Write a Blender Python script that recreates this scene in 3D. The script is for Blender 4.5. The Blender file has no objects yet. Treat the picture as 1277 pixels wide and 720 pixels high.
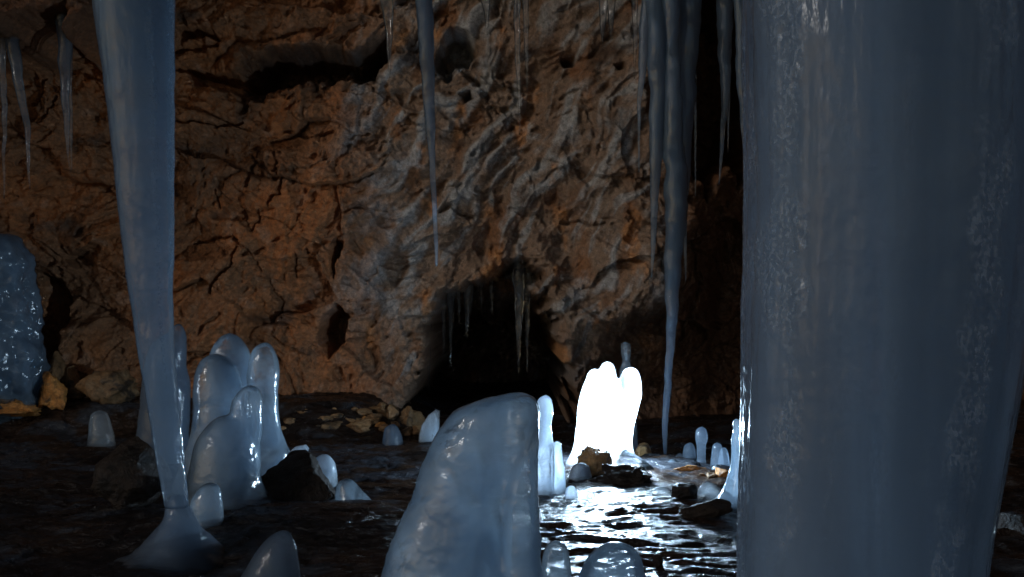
import bpy, bmesh, math
import numpy as np
from mathutils import Vector

# ------------------------------------------------------------------ camera, world, sun, exposure
scene = bpy.context.scene
COL = scene.collection
PI = math.pi
H, FPX = 1.2, 1253.0                      # camera height, focal length in photo pixels (1277 wide)
cam_d = bpy.data.cameras.new('camera')
cam = bpy.data.objects.new('camera', cam_d)
COL.objects.link(cam)
cam.location = (0, 0, H)
cam.rotation_euler = (PI / 2, 0, 0)
cam_d.angle = 2 * math.atan(638.5 / FPX)
cam_d.clip_start = 0.05
cam_d.clip_end = 200
scene.camera = cam

SUN_DIR = Vector((-0.70, -0.62, 0.38)).normalized()      # towards the cave mouth, behind the camera
world = bpy.data.worlds.new('World')
scene.world = world
world.use_nodes = True
nt = world.node_tree
sky = nt.nodes.new('ShaderNodeTexSky')
sky.sky_type = 'NISHITA'
sky.sun_disc = False
sky.sun_elevation = math.asin(SUN_DIR.z)
sky.sun_rotation = math.atan2(SUN_DIR.x, SUN_DIR.y)
nt.nodes['Background'].inputs['Strength'].default_value = 0.05
nt.links.new(sky.outputs['Color'], nt.nodes['Background'].inputs['Color'])

sun_d = bpy.data.lights.new('sun', 'SUN')
sun_d.energy = 0.36
sun_d.angle = math.radians(6)
sun_d.color = (1.0, 0.98, 0.95)
sun = bpy.data.objects.new('sun', sun_d)
COL.objects.link(sun)
sun.rotation_euler = (-SUN_DIR).to_track_quat('-Z', 'Y').to_euler()

scene.view_settings.view_transform = 'Standard'
scene.view_settings.look = 'None'
scene.view_settings.exposure = 0.0
scene.view_settings.gamma = 1.0
scene.view_settings.use_curve_mapping = False
scene.render.engine = 'CYCLES'
cy = scene.cycles
cy.use_denoising = True
cy.denoiser = 'OPENIMAGEDENOISE'
cy.sample_clamp_indirect = 4.0
cy.caustics_reflective = False
cy.caustics_refractive = False
cy.max_bounces = 10
cy.volume_bounces = 5
cy.diffuse_bounces = 3
cy.glossy_bounces = 3
cy.transmission_bounces = 6
cy.transparent_max_bounces = 12

# ------------------------------------------------------------------ noise
_rs = np.random.RandomState(7)
_PERM = np.tile(_rs.permutation(256), 3)
_G = _rs.normal(size=(256, 3))
_G /= np.linalg.norm(_G, axis=1)[:, None]


def noise3(x, y, z):
    x, y, z = np.broadcast_arrays(np.asarray(x, float), np.asarray(y, float), np.asarray(z, float))
    xi, yi, zi = np.floor(x).astype(int), np.floor(y).astype(int), np.floor(z).astype(int)
    xf, yf, zf = x - xi, y - yi, z - zi
    u, v, w = [t * t * t * (t * (t * 6 - 15) + 10) for t in (xf, yf, zf)]
    xi, yi, zi = xi & 255, yi & 255, zi & 255
    out = 0
    for dx in (0, 1):
        for dy in (0, 1):
            for dz in (0, 1):
                h = _PERM[_PERM[_PERM[(xi + dx) & 255] + ((yi + dy) & 255)] + ((zi + dz) & 255)]
                g = _G[h]
                d = g[..., 0] * (xf - dx) + g[..., 1] * (yf - dy) + g[..., 2] * (zf - dz)
                out = out + d * (u if dx else 1 - u) * (v if dy else 1 - v) * (w if dz else 1 - w)
    return out * 1.6


def fbm(x, y, z, o=4, g=0.5):
    s, a = 0, 1.0
    for k in range(o):
        s = s + a * noise3(x * 2.03 ** k + 17 * k, y * 2.03 ** k + 5 * k, z * 2.03 ** k - 9 * k)
        a *= g
    return s


def ridged(x, y, z, o=4, g=0.5):
    s, a = 0, 1.0
    for k in range(o):
        s = s + a * (1 - np.abs(noise3(x * 2.03 ** k + 31 * k, y * 2.03 ** k - 5 * k, z * 2.03 ** k + 9 * k)) * 1.6)
        a *= g
    return s / 1.9


def cells(x, y, seed):
    """2-D cellular noise: f1, f2-f1 edge distance, tilted facet height, random per cell."""
    rs = np.random.RandomState(seed)
    T = rs.rand(256, 256, 5)
    xi, yi = np.floor(x).astype(int), np.floor(y).astype(int)
    f1 = np.full(x.shape, 9.0); f2 = np.full(x.shape, 9.0)
    tilt = np.zeros(x.shape); rnd = np.zeros(x.shape)
    for dx in (-1, 0, 1):
        for dy in (-1, 0, 1):
            t = T[(xi + dx) & 255, (yi + dy) & 255]
            ax, ay = xi + dx + t[..., 0] - x, yi + dy + t[..., 1] - y
            d = np.sqrt(ax * ax + ay * ay)
            near = d < f1
            f2 = np.where(near, f1, np.minimum(f2, d))
            f1 = np.where(near, d, f1)
            tilt = np.where(near, ax * (t[..., 2] - .5) * 2 + ay * (t[..., 3] - .5) * 2, tilt)
            rnd = np.where(near, t[..., 4], rnd)
    return f1, f2 - f1, tilt, rnd


def sstep(a, b, x):
    t = np.clip((x - a) / (b - a), 0, 1)
    return t * t * (3 - 2 * t)


def seg_dist(px, py, pts):
    d = np.full(np.shape(px), 1e9)
    for (x0, y0), (x1, y1) in zip(pts[:-1], pts[1:]):
        vx, vy = x1 - x0, y1 - y0
        t = np.clip(((px - x0) * vx + (py - y0) * vy) / (vx * vx + vy * vy + 1e-9), 0, 1)
        d = np.minimum(d, np.hypot(px - x0 - t * vx, py - y0 - t * vy))
    return d


def poly_sd(px, py, pts):
    d = seg_dist(px, py, pts + [pts[0]])
    ins = np.zeros(np.shape(px), bool)
    for (x0, y0), (x1, y1) in zip(pts, pts[1:] + [pts[0]]):
        if y0 == y1:
            continue
        ins ^= ((y0 > py) != (y1 > py)) & (px < (x1 - x0) * (py - y0) / (y1 - y0) + x0)
    return np.where(ins, d, -d)          # positive inside


# ------------------------------------------------------------------ object helpers
def tag(o, label=None, cat=None, group=None, kind=None):
    if label: o['label'] = label
    if cat: o['category'] = cat
    if group: o['group'] = group
    if kind: o['kind'] = kind
    return o


def mesh_obj(name, V, F, mat, parent=None, smooth=True, col=None):
    me = bpy.data.meshes.new(name)
    V = np.asarray(V, np.float32)
    if isinstance(F, np.ndarray):
        n, k = F.shape
        me.vertices.add(len(V)); me.vertices.foreach_set('co', V.ravel())
        me.loops.add(n * k); me.loops.foreach_set('vertex_index', F.astype(np.int32).ravel())
        me.polygons.add(n)
        me.polygons.foreach_set('loop_start', np.arange(0, n * k, k, dtype=np.int32))
        me.update(calc_edges=True)
    else:
        me.from_pydata([tuple(map(float, v)) for v in V], [], F)
    if smooth:
        me.polygons.foreach_set('use_smooth', np.ones(len(me.polygons), bool))
    if col is not None:
        a = me.color_attributes.new('rock_colour', 'FLOAT_COLOR', 'POINT')
        a.data.foreach_set('color', np.hstack([col, np.ones((len(col), 1))]).astype(np.float32).ravel())
    me.materials.append(mat)
    me.update()
    o = bpy.data.objects.new(name, me)
    COL.objects.link(o)
    if parent: o.parent = parent
    return o


def grid_faces(ny, nx):
    i = np.arange(ny * nx).reshape(ny, nx)
    return np.stack([i[:-1, :-1], i[:-1, 1:], i[1:, 1:], i[1:, :-1]], -1).reshape(-1, 4)


def P(px, py, d):
    """photo pixel + distance in metres -> point"""
    return Vector(((px - 638.5) / FPX * d, d, H - (py - 360) / FPX * d))


# ------------------------------------------------------------------ materials
def new_mat(name):
    m = bpy.data.materials.new(name)
    m.use_nodes = True
    t = m.node_tree
    return m, t, t.nodes['Principled BSDF']


def nd(t, kind, **kw):
    n = t.nodes.new(kind)
    for k, v in kw.items():
        if k in n.inputs: n.inputs[k].default_value = v
        else: setattr(n, k, v)
    return n


def mapping(t, scale, space='pos'):
    g = nd(t, 'ShaderNodeNewGeometry')
    mp = nd(t, 'ShaderNodeMapping')
    mp.inputs['Scale'].default_value = scale
    t.links.new(g.outputs['Position'], mp.inputs['Vector'])
    return mp.outputs['Vector']


def noise_tex(t, vec, scale, detail=5, rough=0.55, dist=0.0):
    n = nd(t, 'ShaderNodeTexNoise')
    n.inputs['Scale'].default_value = scale
    n.inputs['Detail'].default_value = detail
    n.inputs['Roughness'].default_value = rough
    n.inputs['Distortion'].default_value = dist
    if vec is not None: t.links.new(vec, n.inputs['Vector'])
    return n.outputs['Fac']


def ramp(t, fac, stops):
    r = nd(t, 'ShaderNodeValToRGB')
    while len(r.color_ramp.elements) < len(stops): r.color_ramp.elements.new(0.5)
    for e, (p, c) in zip(r.color_ramp.elements, stops):
        e.position = p
        e.color = (c[0], c[1], c[2], 1) if not isinstance(c, (int, float)) else (c, c, c, 1)
    t.links.new(fac, r.inputs['Fac'])
    return r.outputs['Color']


def mixc(t, mode, fac, a, b):
    m = nd(t, 'ShaderNodeMix', data_type='RGBA', blend_type=mode)
    m.inputs[0].default_value = fac if isinstance(fac, (int, float)) else 0
    if not isinstance(fac, (int, float)): t.links.new(fac, m.inputs[0])
    for s, v in ((6, a), (7, b)):
        if isinstance(v, tuple): m.inputs[s].default_value = (*v, 1)
        else: t.links.new(v, m.inputs[s])
    return m.outputs[2]


def bump(t, h, strength, dist, prev=None):
    b = nd(t, 'ShaderNodeBump')
    b.inputs['Strength'].default_value = strength
    b.inputs['Distance'].default_value = dist
    t.links.new(h, b.inputs['Height'])
    if prev is not None: t.links.new(prev, b.inputs['Normal'])
    return b.outputs['Normal']


def rock_material(name, base=None, rough=(0.45, 0.8), spec=0.35, bumps=1.0):
    m, t, p = new_mat(name)
    v = mapping(t, (1, 1, 1))
    if base is None:
        a = nd(t, 'ShaderNodeVertexColor', layer_name='rock_colour')
        c = a.outputs['Color']
    else:
        n0 = noise_tex(t, v, 6, 5, .6, .4)
        c = ramp(t, n0, [(0.40, tuple(x * .14 for x in base)), (0.48, tuple(x * .9 for x in base)), (0.75, tuple(min(1, x * 1.4) for x in base))])
    n1 = noise_tex(t, v, 22, 8, .68, .5)
    c = mixc(t, 'MULTIPLY', 0.85, c, ramp(t, n1, [(0.28, 0.4), (0.5, 1.1), (0.72, 1.8)]))
    n2 = noise_tex(t, v, 95, 4, .6)
    c = mixc(t, 'MULTIPLY', 0.6, c, ramp(t, n2, [(0.3, 0.6), (0.6, 1.25)]))
    t.links.new(c, p.inputs['Base Color'])
    r = ramp(t, n1, [(0.3, rough[0]), (0.7, rough[1])])
    t.links.new(r, p.inputs['Roughness'])
    p.inputs['Specular IOR Level'].default_value = spec
    b1 = bump(t, noise_tex(t, v, 18, 9, .66, .6), 0.9 * bumps, 0.045)
    b2 = bump(t, n2, 0.7 * bumps, 0.008, b1)
    t.links.new(b2, p.inputs['Normal'])
    return m


def ice_material(name, milky, clear, stretch=1.0, clear_mid=0.5, rough=0.16, fine=1.0, trans=0.3, sss=0.09, frost=0.0, big=0.35, low=.2, coat=.8, spec=.6):
    """cloudy ice: scattering body with veins of clearer, darker ice, wet glossy skin"""
    m, t, p = new_mat(name)
    v = mapping(t, (1, 1, stretch))
    n = noise_tex(t, v, 4.5, 4, .55, .9)
    k = ramp(t, n, [(clear_mid - .17, 0.0), (clear_mid + .17, 1.0)])
    c = mixc(t, 'MIX', k, clear, milky)
    rgh = None
    if frost:
        # rime flecks, crowded where the mesh carries a frost band
        band = nd(t, 'ShaderNodeVertexColor', layer_name='rock_colour').outputs['Color']
        fleck = ramp(t, noise_tex(t, mapping(t, (1, 1, .7)), 120, 3, .6, .3), [(0.46, 0.10), (0.70, 1.0)])
        fk = mixc(t, 'MULTIPLY', 1.0, band, fleck)
        f2 = nd(t, 'ShaderNodeMath', operation='MULTIPLY'); f2.inputs[1].default_value = frost
        t.links.new(fk, f2.inputs[0])
        c = mixc(t, 'MIX', f2.outputs[0], c, (.50, .60, .72))
        rgh = ramp(t, fk, [(0.0, rough), (1.0, .5)])
    t.links.new(c, p.inputs['Base Color'])
    p.inputs['Subsurface Weight'].default_value = 1.0
    p.inputs['Subsurface Radius'].default_value = (0.75, 0.9, 1.0)
    p.inputs['Subsurface Scale'].default_value = sss
    p.inputs['IOR'].default_value = 1.31
    p.inputs['Roughness'].default_value = rough
    if rgh is not None: t.links.new(rgh, p.inputs['Roughness'])
    p.inputs['Specular IOR Level'].default_value = spec
    p.inputs['Coat Weight'].default_value = coat
    p.inputs['Coat Roughness'].default_value = 0.05
    p.inputs['Coat IOR'].default_value = 1.31
    tr = ramp(t, n, [(clear_mid - .2, trans), (clear_mid + .2, trans * low)])
    t.links.new(tr, p.inputs['Transmission Weight'])
    b1 = bump(t, noise_tex(t, v, 7, 2, .5, .4), big, 0.03)
    vv = mapping(t, (1, 1, max(.3, stretch)))
    b2 = bump(t, noise_tex(t, vv, 42, 2, .5), 0.22 * fine, 0.006, b1)
    t.links.new(b1, p.inputs['Normal'])
    t.links.new(b2, p.inputs['Coat Normal'])
    return m


def deep_ice(name, density, scatter, absorb, milk=0.25, skin=(.75, .86, .96), stretch=1.0, rough=.07, big=.3, fine=.25, noise_scale=5.0, frost=0.0, aniso=.2, mid=.5, cloud=0.0, af=.3, ior=1.36):
    """ice the light really enters: scattering inside, cloudy patches and a wet glossy skin on top"""
    m = bpy.data.materials.new(name); m.use_nodes = True
    t = m.node_tree
    t.nodes.remove(t.nodes['Principled BSDF'])
    out = t.nodes['Material Output']
    v = mapping(t, (1, 1, stretch))
    n = noise_tex(t, v, noise_scale, 5, .6, 1.0)
    k = ramp(t, n, [(mid - .14, milk * .15), (mid + .2, milk)])
    if frost:
        band = nd(t, 'ShaderNodeVertexColor', layer_name='rock_colour').outputs['Color']
        fleck = ramp(t, noise_tex(t, mapping(t, (1, 1, .7)), 110, 3, .6, .3), [(0.44, 0.06), (0.68, 1.0)])
        k = mixc(t, 'ADD', frost, k, mixc(t, 'MULTIPLY', 1.0, band, fleck))
    b1 = bump(t, noise_tex(t, v, 7, 3, .5, .5), big, 0.03)
    b2 = bump(t, noise_tex(t, mapping(t, (1, 1, max(.3, stretch))), 38, 3, .55), fine, 0.008, b1)
    tp = nd(t, 'ShaderNodeBsdfTransparent')
    tl = nd(t, 'ShaderNodeBsdfTranslucent'); tl.inputs['Color'].default_value = (*skin, 1)
    df = nd(t, 'ShaderNodeBsdfDiffuse'); df.inputs['Color'].default_value = (*skin, 1)
    gl = nd(t, 'ShaderNodeBsdfGlossy'); gl.inputs['Roughness'].default_value = rough
    for q in (tl, df): t.links.new(b1, q.inputs['Normal'])
    t.links.new(b2, gl.inputs['Normal'])
    m1 = nd(t, 'ShaderNodeMixShader'); m1.inputs[0].default_value = .5
    t.links.new(tl.outputs[0], m1.inputs[1]); t.links.new(df.outputs[0], m1.inputs[2])
    m2 = nd(t, 'ShaderNodeMixShader'); t.links.new(k, m2.inputs[0])
    t.links.new(tp.outputs[0], m2.inputs[1]); t.links.new(m1.outputs[0], m2.inputs[2])
    fr = nd(t, 'ShaderNodeFresnel'); fr.inputs['IOR'].default_value = ior
    t.links.new(b2, fr.inputs['Normal'])
    m3 = nd(t, 'ShaderNodeMixShader'); t.links.new(fr.outputs[0], m3.inputs[0])
    t.links.new(m2.outputs[0], m3.inputs[1]); t.links.new(gl.outputs[0], m3.inputs[2])
    t.links.new(m3.outputs[0], out.inputs['Surface'])
    vs = nd(t, 'ShaderNodeVolumeScatter'); vs.inputs['Color'].default_value = (*scatter, 1)
    vs.inputs['Density'].default_value = density; vs.inputs['Anisotropy'].default_value = aniso
    va = nd(t, 'ShaderNodeVolumeAbsorption'); va.inputs['Color'].default_value = (*absorb, 1)
    va.inputs['Density'].default_value = density * af
    if cloud:
        cl = ramp(t, noise_tex(t, mapping(t, (1, 1, .6 * stretch)), cloud, 3, .6, 1.2), [(.42, .12), (.60, 2.1)])
        for q, f in ((vs, 1), (va, af)):
            mu = nd(t, 'ShaderNodeMath', operation='MULTIPLY'); mu.inputs[1].default_value = density * f
            t.links.new(cl, mu.inputs[0]); t.links.new(mu.outputs[0], q.inputs['Density'])
    ad = nd(t, 'ShaderNodeAddShader')
    t.links.new(vs.outputs[0], ad.inputs[0]); t.links.new(va.outputs[0], ad.inputs[1])
    t.links.new(ad.outputs[0], out.inputs['Volume'])
    return m


M = {}
M['wall'] = rock_material('wall_rock')
M['dark'] = rock_material('dark_wet_rock', (0.017, 0.011, 0.008), (0.3, 0.6), 0.3)
M['rubble'] = rock_material('rubble_rock', (0.18, 0.10, 0.044), (0.3, 0.6), 0.4)
M['ochre'] = rock_material('ochre_rock', (0.40, 0.17, 0.04), (0.3, 0.6), 0.4)
M['brown'] = rock_material('brown_slab_rock', (0.30, 0.17, 0.07), (0.25, 0.55), 0.5)
M['ceiling'] = rock_material('ceiling_rock', (0.10, 0.06, 0.035))
M['stalagmite'] = deep_ice('cloudy_ice', 8, (.68, .86, 1), (.11, .40, .67), .18, (.58, .74, .90), fine=.35, big=.45, cloud=5, af=.52, ior=1.5, rough=.13)
M['white'] = deep_ice('white_ice', 22, (.84, .93, 1), (.3, .55, .8), .35, cloud=7)
M['icicle'] = deep_ice('icicle_ice', 24, (.62, .83, 1), (.06, .34, .66), .22, (.48, .68, .96), stretch=.15, fine=.8, af=.5, ior=1.5)
M['faint'] = deep_ice('faint_clear_ice', 2.5, (.75, .88, 1), (.4, .6, .8), .05, (.4, .42, .46), stretch=.15, fine=.4)
M['great'] = deep_ice('great_icicle_ice', 6, (.62, .80, 1), (.15, .34, .53), .04, (.45, .62, .85), stretch=.06, fine=.6, big=.15, frost=.6, af=1.1)
M['column'] = deep_ice('column_ice', 5, (.66, .80, 1), (.22, .36, .52), .05, (.45, .56, .72), stretch=.035, fine=.6, big=.12, rough=.22, frost=.62, af=.85, cloud=7)
M['dim'] = deep_ice('grey_ice', 6, (.66, .82, 1), (.12, .26, .42), .04, (.5, .62, .75), fine=.5, af=1.5)
M['clear'] = deep_ice('clear_ice', 2.5, (.75, .88, 1), (.3, .6, .8), .10, fine=.5, rough=.04)


def glow_material():
    """ice thin enough around the lamp that light passes: part straight through, part scattered"""
    m = bpy.data.materials.new('lamp_lit_ice'); m.use_nodes = True
    t = m.node_tree
    t.nodes.remove(t.nodes['Principled BSDF'])
    out = t.nodes['Material Output']
    tl = nd(t, 'ShaderNodeBsdfTranslucent'); tl.inputs['Color'].default_value = (.82, .9, .96, 1)
    df = nd(t, 'ShaderNodeBsdfDiffuse'); df.inputs['Color'].default_value = (.6, .75, .88, 1)
    tp = nd(t, 'ShaderNodeBsdfTransparent'); tp.inputs['Color'].default_value = (.86, .94, 1, 1)
    gl = nd(t, 'ShaderNodeBsdfGlossy'); gl.inputs['Roughness'].default_value = .12
    m1 = nd(t, 'ShaderNodeMixShader'); m1.inputs[0].default_value = .25
    t.links.new(tl.outputs[0], m1.inputs[1]); t.links.new(df.outputs[0], m1.inputs[2])
    m2 = nd(t, 'ShaderNodeMixShader'); m2.inputs[0].default_value = .80
    t.links.new(m1.outputs[0], m2.inputs[1]); t.links.new(tp.outputs[0], m2.inputs[2])
    fr = nd(t, 'ShaderNodeFresnel'); fr.inputs['IOR'].default_value = 1.31
    m3 = nd(t, 'ShaderNodeMixShader'); t.links.new(fr.outputs[0], m3.inputs[0])
    t.links.new(m2.outputs[0], m3.inputs[1]); t.links.new(gl.outputs[0], m3.inputs[2])
    t.links.new(m3.outputs[0], out.inputs['Surface'])
    return m


M['glow'] = glow_material()


def floor_material():
    m, t, p = new_mat('wet_floor')
    v = mapping(t, (1, 1, 1))
    a = nd(t, 'ShaderNodeVertexColor', layer_name='rock_colour')
    n1 = noise_tex(t, v, 14, 8, .65, .5)
    c = mixc(t, 'MULTIPLY', 0.9, a.outputs['Color'], ramp(t, n1, [(0.3, 0.3), (0.5, 0.9), (0.7, 1.6)]))
    t.links.new(c, p.inputs['Base Color'])
    t.links.new(ramp(t, n1, [(0.35, 0.10), (0.7, 0.34)]), p.inputs['Roughness'])
    p.inputs['IOR'].default_value = 1.33
    b1 = bump(t, noise_tex(t, mapping(t, (1.1, 2.4, 1)), 14, 7, .65, 1.2), .75, 0.03)
    b2 = bump(t, noise_tex(t, v, 60, 3, .6), 0.3, 0.005, b1)
    t.links.new(b2, p.inputs['Normal'])
    return m


M['floor'] = floor_material()

# ------------------------------------------------------------------ cave floor
def floor_low(x, y):
    """large shape of the floor, used for standing things on it"""
    x, y = np.asarray(x, float), np.asarray(y, float)
    h = 0.05 * fbm(x * .7, y * .7, 3.3, 2)
    h = h + 0.22 * sstep(8.0, 8.6, y) * sstep(-.6, -1.4, x)
    h = h + 0.10 * np.exp(-(((x + 1.3) / .9) ** 2 + ((y - 5.2) / .5) ** 2))      # low shelf under the left group
    h = h + 0.08 * np.exp(-(((x - .75) / .7) ** 2 + ((y - 6.7) / .45) ** 2))     # rise under the lit ice
    return h


def floor_full(x, y):
    h = floor_low(x, y)
    wx = x + .15 * fbm(x * 1.3, y * 1.3, 8, 3)
    wy = y + .15 * fbm(x * 1.3, y * 1.3, 4, 3)
    f1, e, tilt, r = cells(wx * 2.2, wy * 4.0, 3)
    calm = 1 - .5 * np.exp(-(((x - .8) / 1.3) ** 2 + ((y - 5.6) / 1.2) ** 2))
    h = h + calm * (.020 * tilt + .016 * (r - .5) * sstep(0, .2, e))
    f1, e, tilt, r = cells(wx * 6.5, wy * 11, 5)
    h = h + .007 * tilt * calm
    h = h + .030 * calm * (ridged(wx * 1.8, wy * 4.2, 1.7, 4) - .8)
    h = h + .012 * fbm((wx + .35 * wy) * 5, wy * 12, 2, 3)
    return h


def spaced(stops):
    out = [np.arange(a, b, s) for a, b, s in stops]
    return np.concatenate(out + [[stops[-1][1]]])


xs = spaced([(-9, -4.6, .12), (-4.6, 4.6, .0155), (4.6, 9, .12)])
ys = spaced([(-9, 3, .15), (3, 3.8, .03), (3.8, 7.6, .0135), (7.6, 10, .02), (10, 15, .1)])
X, Y = np.meshgrid(xs, ys)
Z = floor_full(X, Y)
fc = fbm(X * 1.1, Y * 1.6, 5.5, 4)
fc2 = fbm(X * 3.2, Y * 5.5, 9.5, 4)
icy = sstep(.05, .45, fc2 + .5 * fc) * .8
brown = np.array([.030, .017, .011]); black = np.array([.010, .008, .008]); ice_c = np.array([.034, .040, .05])
C = black + (brown - black) * sstep(-.4, .5, fc)[..., None]
C = C * (1 - icy[..., None]) + ice_c * icy[..., None]
mesh_obj('cave_floor', np.stack([X, Y, Z], -1).reshape(-1, 3), grid_faces(*X.shape), M['floor'], col=C.reshape(-1, 3))['kind'] = 'structure'


def gz(x, y):
    return float(floor_low(np.array([x]), np.array([y]))[0])


# ------------------------------------------------------------------ cave wall
def wall_base(x, z):
    y = np.interp(x, [-8, -6, -4.6, -3, -1.5, 0, 1.2, 1.7, 2.4, 3.6, 5.0, 6, 8],
                  [5.0, 7.2, 8.9, 9.3, 9.3, 9.1, 8.7, 8.9, 9.6, 10.2, 9.6, 8.0, 5.0])
    return y - .10 * np.clip(z - 1.5, 0, 9) ** 1.2 + .25 * np.clip(1.2 - z, 0, 2) * 0


HOLE = [(505, 560), (508, 492), (526, 455), (535, 405), (556, 372), (600, 350), (640, 324), (664, 326), (674, 352),
        (682, 400), (690, 450), (706, 500), (712, 560)]
OVER = [(285, 90), (300, 64), (350, 66), (400, 54), (440, 62), (478, 30), (490, 60), (470, 88), (420, 100), (372, 112), (310, 112), (296, 128)]
POCKETS = [  # polygon, depth (m), edge softness (px)
    ([(543, 50), (556, 34), (580, 36), (598, 52), (590, 76), (566, 84), (556, 100), (545, 84)], .55, 9),
    ([(395, 420), (402, 392), (420, 380), (434, 398), (428, 430), (412, 448)], .6, 8),
    ([(410, 318), (418, 300), (428, 302), (420, 324), (414, 345)], .35, 6),
    ([(572, 112), (584, 106), (590, 118), (578, 124)], .3, 5),
    ([(700, 66), (716, 64), (718, 74), (704, 78)], .3, 4),
    ([(772, 78), (784, 76), (786, 84), (776, 84)], .25, 3),
    ([(36, 460), (34, 340), (62, 352), (78, 400), (84, 452)], .45, 16),
    ([(218, 34), (262, 38), (270, 48), (222, 52)], .3, 6),
    ([(218, 78), (250, 84), (300, 100), (296, 118), (240, 104)], .35, 6),
]
CRACKS = [  # points, half width px, depth m
    ([(218, 152), (240, 153), (268, 157), (300, 152)], 1.6, .16),
    ([(238, 303), (262, 297), (286, 296), (300, 302)], 1.5, .14),
    ([(300, 308), (288, 332), (272, 348), (264, 364)], 1.5, .16),
    ([(300, 302), (316, 318), (332, 344), (346, 372), (350, 400)], 1.0, .08),
    ([(320, 188), (312, 208), (308, 234)], 1.4, .12),
    ([(308, 192), (330, 208), (342, 224), (350, 206), (342, 190)], 1.3, .12),
    ([(352, 222), (350, 244), (338, 256)], 1.4, .14),
    ([(268, 238), (276, 258)], 1.3, .12),
    ([(300, 262), (312, 286), (322, 276), (326, 266)], 1.1, .1),
    ([(372, 316), (366, 344)], 1.2, .1),
    ([(218, 64), (236, 56), (262, 52)], 2, .16),
    ([(455, 492), (466, 502), (476, 514)], 2.2, .2),
    ([(350, 160), (380, 170), (412, 166)], 1.3, .1),
    ([(700, 276), (730, 274), (756, 278)], 1.3, .12),
    ([(590, 272), (560, 256), (546, 262)], 1.2, .1),
    ([(820, 300), (838, 352), (846, 420)], 2, .14), ([(870, 300), (884, 360), (868, 430)], 2, .14),
    ([(60, 100), (46, 120), (30, 130)], 1.5, .12), ([(70, 120), (60, 140), (44, 152)], 1.5, .12),
]
# the rock over the left edge that the small icicles hang from
BULGE = [(638.5 + (x - 638.5) * .885, 360 + (y - 360) * .885) for x, y in [(-200, -200), (120, -200), (112, 10), (92, 46), (72, 52), (60, 20), (34, 26), (18, 44), (-30, 50), (-200, 60)]]

xs = spaced([(-7.6, -4.9, .06), (-4.9, 2.7, .0092), (2.7, 5.2, .03), (5.2, 7.6, .06)])
zs = spaced([(-.5, 0, .05), (0, 4.0, .0092), (4.0, 6.2, .06)])
X, Z = np.meshgrid(xs, zs)
Y0 = wall_base(X, Z)
PX, PY = 638.5 + FPX * X / Y0, 360 - FPX * (Z - H) / Y0
wpx = PX + 16 * fbm(X * 2.2, Z * 2.2, 1.5, 4)
wpy = PY + 16 * fbm(X * 2.2, Z * 2.2, 7.5, 4)
jx = PX + 4 * fbm(X * 9, Z * 9, 2.5, 3)
jy = PY + 4 * fbm(X * 9, Z * 9, 6.5, 3)
grey = sstep(375, 500, PX + 60 * fbm(X, Z, 3, 3)) * sstep(900, 820, PX)   # the right half is coated with flowstone
left = 1 - grey
# draped, slanting flow ribs
th = math.atan2(270, -165)
su = (PX * math.cos(th) + PY * math.sin(th)); sv = (-PX * math.sin(th) + PY * math.cos(th))
su = su / 100; sv = (sv + 22 * fbm(X * 1.2, Z * 1.2, 50, 3)) / 100
rib = fbm(sv * 3.4, su * .55, 1.1, 3)
rib2 = fbm(sv * 9, su * 1.2, 6.1, 3)
flow = sstep(-.15, .45, rib + .4 * rib2) * grey * sstep(470, 330, PY)
calm_w = 1 - .7 * flow
W = Y0.copy()
W -= .32 * fbm(X * .55, Z * .75, 0.5, 3)
# blocky beds on the left, lumpy flowstone on the right
dx = .22 * fbm(X * 1.1, Z * 1.1, 11, 3); dz = .16 * fbm(X * 1.1, Z * 1.1, 13, 3)
f1, e1, t1, r1 = cells((X + dx) * .95, (Z + dz) * 1.9, 21)
W -= (.20 * t1 + .13 * (r1 - .5)) * (.55 + .45 * left)
W += .05 * np.exp(-(e1 / .035) ** 2) * sstep(-.1, .4, fbm(X * 1.5, Z * 1.5, 30, 2)) * left
f1, e2, t2, r2 = cells((X + dx * 1.6) * 3.0, (Z + dz * 1.6) * 4.2, 22)
W -= (.050 * t2 + .028 * (r2 - .5)) * (.6 + .4 * left)
W += .018 * np.exp(-(e2 / .04) ** 2) * sstep(.1, .5, fbm(X * 2.5, Z * 2.5, 40, 2))
f1, e3, t3, r3 = cells((X + dx * 2) * 9, (Z + dz * 2) * 12, 23)
W -= .017 * t3 * (.4 + .6 * left)
W -= .06 * (ridged(X * 1.7, Z * 1.7, 4.2, 4, .4) - .8) * grey
W -= .035 * fbm(X * 7, Z * 7, 2.2, 4) * calm_w
W -= .075 * (ridged((X + dx) * 3.1, (Z + dz) * 3.6, 15.2, 5, .5) - .85) * calm_w * .8
W += .10 * sstep(.25, .6, fbm((X + dx) * 2.4, (Z + dz) * 3.0, 18.2, 4)) * (.4 + .6 * grey)
W -= .07 * rib * grey * sstep(480, 300, PY)
W -= .009 * rib2 * grey
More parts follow.
